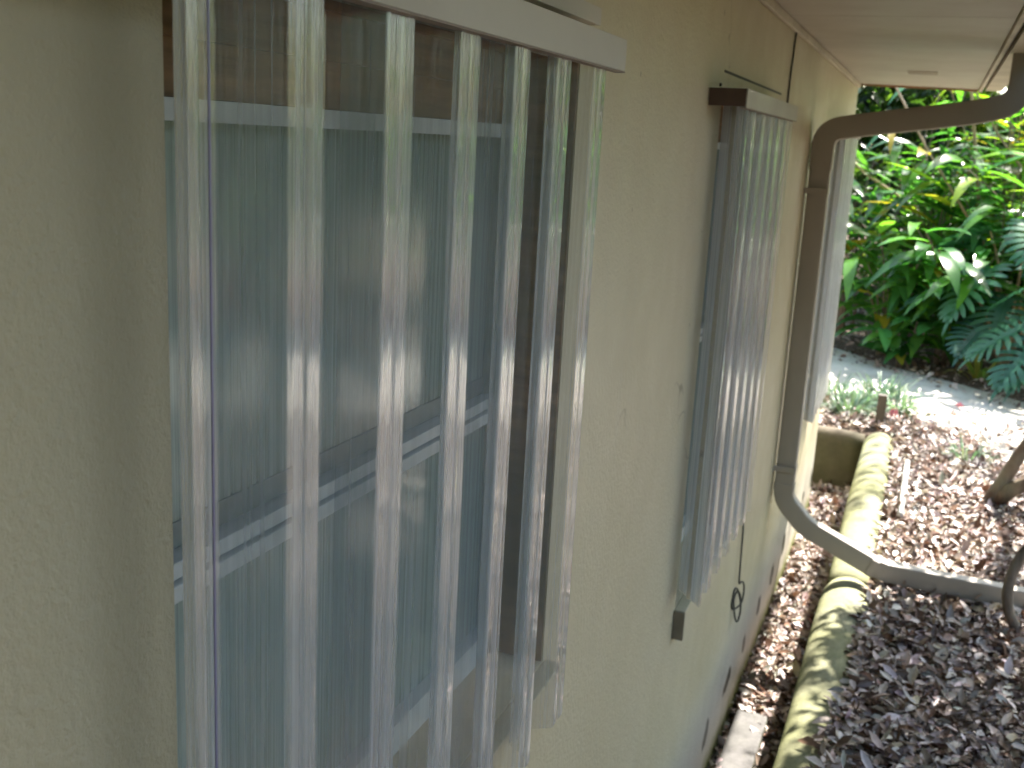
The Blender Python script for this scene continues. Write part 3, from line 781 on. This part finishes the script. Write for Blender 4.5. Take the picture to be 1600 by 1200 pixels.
philodendron(1.25, 10.25, [(-2.3, .35, .95, .66), (-1.2, .35, 1.1, .62), (-1.8, .3, .72, .62), (-2.8, .45, .8, .55), (-.5, .45, 1.0, .6), (2.6, .3, 1.25, .55), (.5, .35, 1.25, .55), (-1.5, .35, 1.35, .55), (-2.0, .55, .5, .5)], "large blue green split leaf philodendron in the middle of the border")
philodendron(1.68, 9.4, [(-2.4, .32, .55, .62), (-1.9, .3, .85, .58), (-1.2, .3, .6, .6), (-2.9, .35, .62, .58), (-.4, .35, .8, .55), (2.9, .3, .95, .5), (.6, .3, .9, .5), (-2.6, .2, .35, .45)], "split leaf philodendron spreading over the path at the right edge")
LP = [(.16, .26, .17), (.22, .33, .24), (.12, .20, .13), (.35, .42, .34)]
for i, (x, y) in enumerate([(-.05, 8.55), (.22, 8.35), (.45, 8.25), (.12, 8.0), (.33, 8.75)]):
    tuft("liriope_tuft", x, y, 170, .34, ["grassy tuft nearest the wall past the cross curb", "grassy tuft behind the wooden stake", "grassy tuft just right of the wooden stake", "low grassy tuft left of the stake against the cross curb", "grassy tuft farthest back at the sandy path"][i], LP, .12, "grassy tufts behind the cross curb")
tuft("grass_tuft", .90, 7.05, 110, .26, "small lone grass tuft among the leaves near the path", LP, .05)
tuft("strap_leaf_plant", 1.05, 9.95, 14, .62, "few long pale strap leaves hanging at the border under the philodendron", [(.14, .24, .05), (.24, .26, .06)], .07, Wd=.045)
# fallen petals
b = MB()
for dx, dy in ((0, 0), (.02, .012), (-.012, .02)): b.tube([(.42 + dx, 7.84 + dy, .47), (.425 + dx, 7.83 + dy, .50), (.43 + dx, 7.82 + dy, .53)], [.004, .011, .003], 6)
tag(b.build("pink_flower", PINK, None, True), "small pink flower beside the wooden stake", "flower")
b = MB(); b.tube([(.855, 8.72, .425), (.885, 8.70, .436), (.915, 8.69, .425)], [.006, .022, .005], 6)
tag(b.build("red_leaf", PINK, None, True), "red fallen petal lying on the sandy path", "petal")
# dry canes leaning through the border
for i, (p, q, lb_) in enumerate([((1.1, 11.0, 1.35), (-.35, 11.3, 3.5), "long dry tan cane slanting across below the downspout"),
                            ((.35, 11.9, 1.75), (-.75, 12.0, 2.55), "short dry cane leaning left by the house corner"),
                            ((1.5, 11.6, 1.9), (.5, 11.9, 3.3), "thin dry cane leaning up toward the downspout"),
                            ((.7, 11.5, 2.9), (-.6, 11.6, 4.1), "dry cane slanting up above the downspout near the soffit corner")]):
    p, q = Vector(p), Vector(q); m_ = p.lerp(q, .5) - Vector((0, 0, .08))
    g0 = p + (p - q).normalized() * .9; g0.z = max(g0.z, gz(g0.x, g0.y))
    base_ = Vector((p.x + .5, p.y + .3, gz(p.x, p.y)))
    b = MB(); b.tube([base_, p, m_, q], [.018, .016, .013, .008], 7)
    tag(b.build("dry_cane", CANE, None, True), lb_, "cane", "dry canes in the border")
# bamboo-like thicket of thin stems at the right back
def thicket(x, y, n, label):
    root = empty("bamboo_clump", (x, y, gz(x, y)), label, "bamboo", "bamboo clumps at the back"); st = MB(); B, Dd = [], []
    for k in range(n):
        a = random.uniform(0, 6.28); r = random.uniform(0, .45); h = random.uniform(2.6, 4.2); le = random.uniform(-.9, .9); le2 = random.uniform(-.5, .2)
        pts = [Vector((x + r*math.cos(a) + le*t*t, y + r*math.sin(a) + le2*t*t, gz(x, y) + h*t)) for t in [i/8 for i in range(9)]]
        st.tube(pts, [.014*(1-.6*i/8) for i in range(9)], 5)
        for j in range(26):
            t = random.uniform(.3, 1); i = min(int(t*8), 7); B.append(pts[i].lerp(pts[i+1], t*8-i)); Dd.append((random.gauss(0, 1), random.gauss(0, 1), random.uniform(-.8, .5)))
    N = len(B); nn = rng.normal(0, .6, (N, 3)); nn[:, 2] += 1
    leaves("foliage", B, Dd, nn, rng.uniform(.14, .26, N), .024, .3, pick([(.10, .17, .04), (.06, .13, .03), (.2, .2, .06)], N), FOL, root, ((0, .1), (.3, 1), (.7, .6), (1, .02)))
    st.build("culms", CANE, root, True)
thicket(1.55, 13.3, 22, "thin stemmed bamboo clump at the back below the downspout bend")
thicket(2.5, 13.0, 20, "thin stemmed bamboo clump farther right at the back")

# ------------------------------------------------------------------ trees and shrubs
def inlit(p):
    t = (p[2] - .4) / SUN.z; x, y = p[0] - SUN.x * t, p[1] - SUN.y * t
    return (-.1 < x < 1.7 and 2.8 < y < 7.6) or (-1 < x < 3.2 and 7.6 < y < 12)
def tree(name, x, y, h, crown_c, crown_r, ncl, per, Ls, label, pal, trunk_r=.1, cl_r=.35, keep=None, mat=None, bark=None, group=None, flat=1.0, limbs=6, cat="tree"):
    z = gz(x, y); root = empty(name, (x, y, z), label, cat, group)
    C = []
    while len(C) < ncl:
        v = np.array([random.gauss(0, 1) for _ in range(3)]); v /= np.linalg.norm(v); v *= random.random() ** .45
        p = np.array(crown_c) + v * np.array(crown_r)
        if p[2] < z + .1: continue
        if keep is not None and not keep(p): 
            if random.random() < .9: ncl -= 0; C.append(None); continue
        C.append(p)
    C = np.array([c for c in C if c is not None])
    cc = C[rng.integers(0, len(C), len(C) * per)]; N = len(cc)
    B = cc + rng.normal(size=(N, 3)) * cl_r * np.array([1, 1, .7])
    k = B[:, 2] > z + .03; B = B[k]; N = len(B)
    d = rand_dir(N, -.25); nn = rng.normal(0, .7, (N, 3)); nn[:, 2] += .9
    L = Ls * rng.uniform(.6, 1.3, N)
    leaves("crown", B, d, nn, L, L * .42, rng.uniform(0, .5, N), pick(pal, N, .25), mat or FOL, root, ((0, .1), (.45, 1), (1, .04)), .1, False)
    st = MB(); top = Vector(crown_c); p0 = Vector((x, y, z - .1))
    fork = p0.lerp(top, .55) + Vector((random.uniform(-.1, .1), random.uniform(-.1, .1), 0))
    st.tube([p0, p0.lerp(fork, .4) + Vector((.06, .03, 0)), fork, top], [trunk_r * 1.25, trunk_r, trunk_r * .8, trunk_r * .3], 9)
    for i in range(limbs):
        c = Vector(C[int(i * len(C) / limbs)]); s0 = p0.lerp(fork, random.uniform(.65, 1)); md = s0.lerp(c, .5) + Vector((0, 0, .2 * (c - s0).length * .5))
        if keep is not None and sum(inlit((1-q)**2 * s0 + 2*q*(1-q) * md + q*q * c) for q in (.1, .25, .4, .55, .7, .85, 1)) > 0: continue
        st.tube([s0, md, c], [trunk_r * .4, trunk_r * .22, trunk_r * .06], 7)
    st.build("trunk", bark or BARK, root, True)
    return root
TP = [(.05, .12, .025), (.07, .16, .03), (.10, .20, .035), (.035, .08, .02), (.16, .24, .04)]
DP = [(.02, .05, .016), (.03, .07, .02), (.015, .035, .012), (.05, .10, .025)]
YP = [(.22, .32, .04), (.15, .26, .04), (.34, .36, .05), (.10, .18, .03)]
BG = "trees and shrubs closing the garden"
# visible behind the border
tree("tree", -1.0, 14.8, 5, (-.8, 14.6, 2.3), (1.7, 1.0, 2.1), 42, 120, .2, "dark leafy tree behind the house corner", DP, group=BG)
tree("tree", 1.2, 15.5, 6, (1.3, 15.4, 2.5), (1.8, 1.0, 2.3), 44, 110, .24, "yellow green tree filling the gap between soffit and downspout", YP + TP, group=BG)
tree("tree", 3.3, 15.2, 6, (3.3, 15.0, 2.4), (1.9, 1.2, 2.2), 42, 120, .2, "leafy tree at the back beyond the right edge", TP, group=BG)
tree("shrub", .3, 13.0, 2, (.3, 13.0, 1.3), (1.2, .7, 1.0), 24, 110, .11, "dark shrub filling the shade behind the border plants", DP, .04, .25, group=BG, cat="shrub")
tree("shrub", 2.0, 12.9, 2, (2.0, 12.9, 1.2), (1.1, .6, 1.0), 20, 110, .11, "dark shrub in the shade behind the right hand plants", DP, .04, .25, group=BG, cat="shrub")
tree("tree", 0.0, 19.0, 9, (0.2, 19, 3.4), (4.5, 1.5, 3.0), 50, 80, .22, "tall dark tree farthest back behind the garden", DP, .2, .6, group=BG)
# garden to the right of the frame, mirrored in the shutters
for i, (x, y, r, pal, hh) in enumerate([(6.0, 11.2, 1.8, TP, 2.4), (7.6, 8.0, 1.9, DP, 2.2), (8.3, 4.2, 1.8, YP, 1.8), (8.0, .2, 1.9, DP, 2.2), (5.5, -4.0, 2.0, DP, 2.2), (1.7, -4.3, 1.6, DP, 1.9)]):
    tree("tree", x, y, 5, (x, y, hh + .6), (r, r, hh), 34, 90, .19, ["round tree at the far right of the garden", "dark tree right of the sandy path", "yellow green tree facing the first window", "dark tree facing the wall near the viewer", "dark tree behind the viewer to the right", "dark tree behind the viewer along the curb"][i], pal, .1, .42, group=BG)
tree("shrub", 2.4, -.15, 3, (2.4, -.15, 1.7), (.6, .8, 1.3), 40, 110, .12, "added dense dark shrub at the right of the viewer, across from the bare wall", DP, .05, .22, group=BG, cat="shrub")  # unseen shrub added to keep light off the near wall
tree("shrub", 1.75, -2.3, 3, (1.75, -2.1, 1.9), (1.2, .9, 1.6), 50, 110, .13, "added dense dark shrub behind the viewer", DP, .05, .3, group=BG, cat="shrub")  # also added out of view, to darken the near wall
for px_, py_, lb_ in ((4.27, 6.78, "added blue glazed pot of pink flowers farther from the house corner"), (3.8, 7.24, "added blue glazed pot of pink flowers nearer the border plants")):  # invented pots out of view, for pink and blue reflections in the shutter
    z_ = gz(px_, py_); pt = empty("added_flower_pot", (px_, py_, z_), lb_, "flower pot", "added blue pots beside the path")
    b = MB(); b.tube([(px_, py_, z_), (px_, py_, z_ + .05), (px_, py_, z_ + .28), (px_, py_, z_ + .31)], [.10, .12, .17, .185], 20); b.build("pot", mat_simple("blue_glaze", (.12, .26, .50), .2), pt, True)
    N = 420; B = np.array([px_, py_, z_ + .50]) + rng.normal(size=(N, 3)) * [.07, .07, .12]
    fo = leaves("flowers", B, rand_dir(N), rand_dir(N), .06, .05, .2, pick([(.75, .22, .26), (.80, .30, .34), (.55, .12, .16)], N), LITTER, pt, ((0, .2), (.5, 1), (1, .3))); fo['kind'] = 'stuff'
tree("tree", 3.3, -.7, 4, (3.3, -.7, 2.7), (1.2, 1.2, 1.6), 50, 110, .13, "added dark tree close to the viewer on the right, opposite the bare wall", DP, .07, .3, group=BG)  # added out of view to cut the light reaching the near wall
# big oak overhead whose gaps let sun through in patches
LIT = [(-1, 3.2, 8.0, 13.5, .9), (.06, .33, 2.9, 5.4, .98), (.7, 1.6, 4.3, 6.0, .97), (.3, .5, 5.6, 7.6, .4), (.9, 1.6, 6.2, 7.4, .3), (-1, 3.5, 7.4, 10.2, .96), (-1, 3, 10.2, 12.5, .62), (1.6, 5.6, .9, 7.4, .93), (-.8, .15, 5.0, 7.6, .9), (.3, 2.6, 4.3, 6.4, .5)]
def keep(p):
    t = (p[2] - .4) / SUN.z; q = (p[0] - SUN.x * t, p[1] - SUN.y * t)
    for x0, x1, y0, y1, pr in LIT:
        mg = .22 if x1 - x0 < .4 else .3
        if x0 - mg < q[0] < x1 + mg and y0 - mg < q[1] < y1 + mg: return random.random() > pr
    return True
tree("oak_tree", 6.6, 10.4, 9, (3.4, 9.8, 6.6), (4.4, 5.2, 1.5), 230, 75, .12, "large spreading oak overhead whose crown dapples the garden", TP, .2, .19, keep, limbs=26)
tree("oak_tree", 6.8, 2.0, 9, (3.8, 5.2, 7.2), (3.4, 4.4, 1.3), 190, 75, .13, "slimmer oak overhead to the right of the house", TP, .17, .24, keep, limbs=18)

# shrub trunks at the right edge
sh = empty("garden_shrub", (1.02, 6.1, .4), "forked grey stem of a shrub rising from the leaves at the right edge", "shrub")
b = MB()
b.tube([TR0 for TR0 in ((.99, 6.15, .30), (1.0, 6.15, .44), (1.04, 6.15, .56), (1.09, 6.15, .70), (1.16, 6.15, .86), (1.26, 6.17, 1.10), (1.36, 6.25, 1.5))], [.068, .052, .040, .035, .032, .028, .018], 9)
b.tube([(1.03, 6.14, .47), (1.09, 6.12, .55), (1.19, 6.1, .62), (1.35, 6.08, .74), (1.75, 6.0, 1.2)], [.045, .042, .036, .030, .014], 9)
b.tube([(.93, 6.1, .40), (1.0, 6.13, .46), (1.05, 6.16, .44)], [.02, .04, .02], 7)
b.build("trunk", BARK2, sh, True)
C_ = []  # unseen crown, clusters placed to throw shade on curb and leaves
for _ in range(4000):
    sx, sy, h = .28 + .62 * random.random() ** 2.6, random.uniform(1.6, 4.35), random.uniform(1.7, 2.5)
    if sx < .62 and sy > 4.35 - .0: continue
    p = (sx + .29 * h, sy + .68 * h, .42 + h)
    if p[0] > 1.02 + max(0, p[1] - 4.6) * .09 and len(C_) < 58: C_.append(p)
C_ = np.array(C_); cc = C_[rng.integers(0, len(C_), 7500)]; B = cc + rng.normal(size=(7500, 3)) * [.07, .13, .12]
B = B[B[:, 0] > .99]; N = len(B)
leaves("foliage", B, rand_dir(N), rng.normal(0, .5, (N, 3)) + [0, 0, 1], .10, .045, .3, pick(TP, N), FOL, sh, ((0, .1), (.45, 1), (1, .04)))
b = MB()
for q in range(0, len(C_), 6): b.tube([(1.36, 6.25, 1.5), tuple((np.array([1.5, 6.2, 1.9]) + C_[q]) / 2 + [.1, 0, .1]), tuple(C_[q])], [.016, .010, .004], 6)
b.build("branches", BARK2, sh, True)
b = MB()
b.tube(smooth_path([(1.09, 4.48, .38), (1.01, 4.46, .46), (.975, 4.46, .56), (.985, 4.48, .68), (1.03, 4.50, .78), (1.12, 4.55, .90), (1.35, 4.6, 1.2)], .08, 4), .021, 8)
v = tag(b.build("bent_stem", BARK, None, True), "bent bare stem curving up over the end of the downspout", "stem")
b = MB(); b.tube([(1.02, 3.9, .36), (1.06, 3.92, .47), (1.16, 3.95, .56), (1.35, 3.98, .66), (1.7, 4.0, .9)], [.035, .045, .04, .035, .02], 8)
tag(b.build("fallen_branch", BARK2, None, True), "dark branch poking in from the right edge over the leaves", "branch")
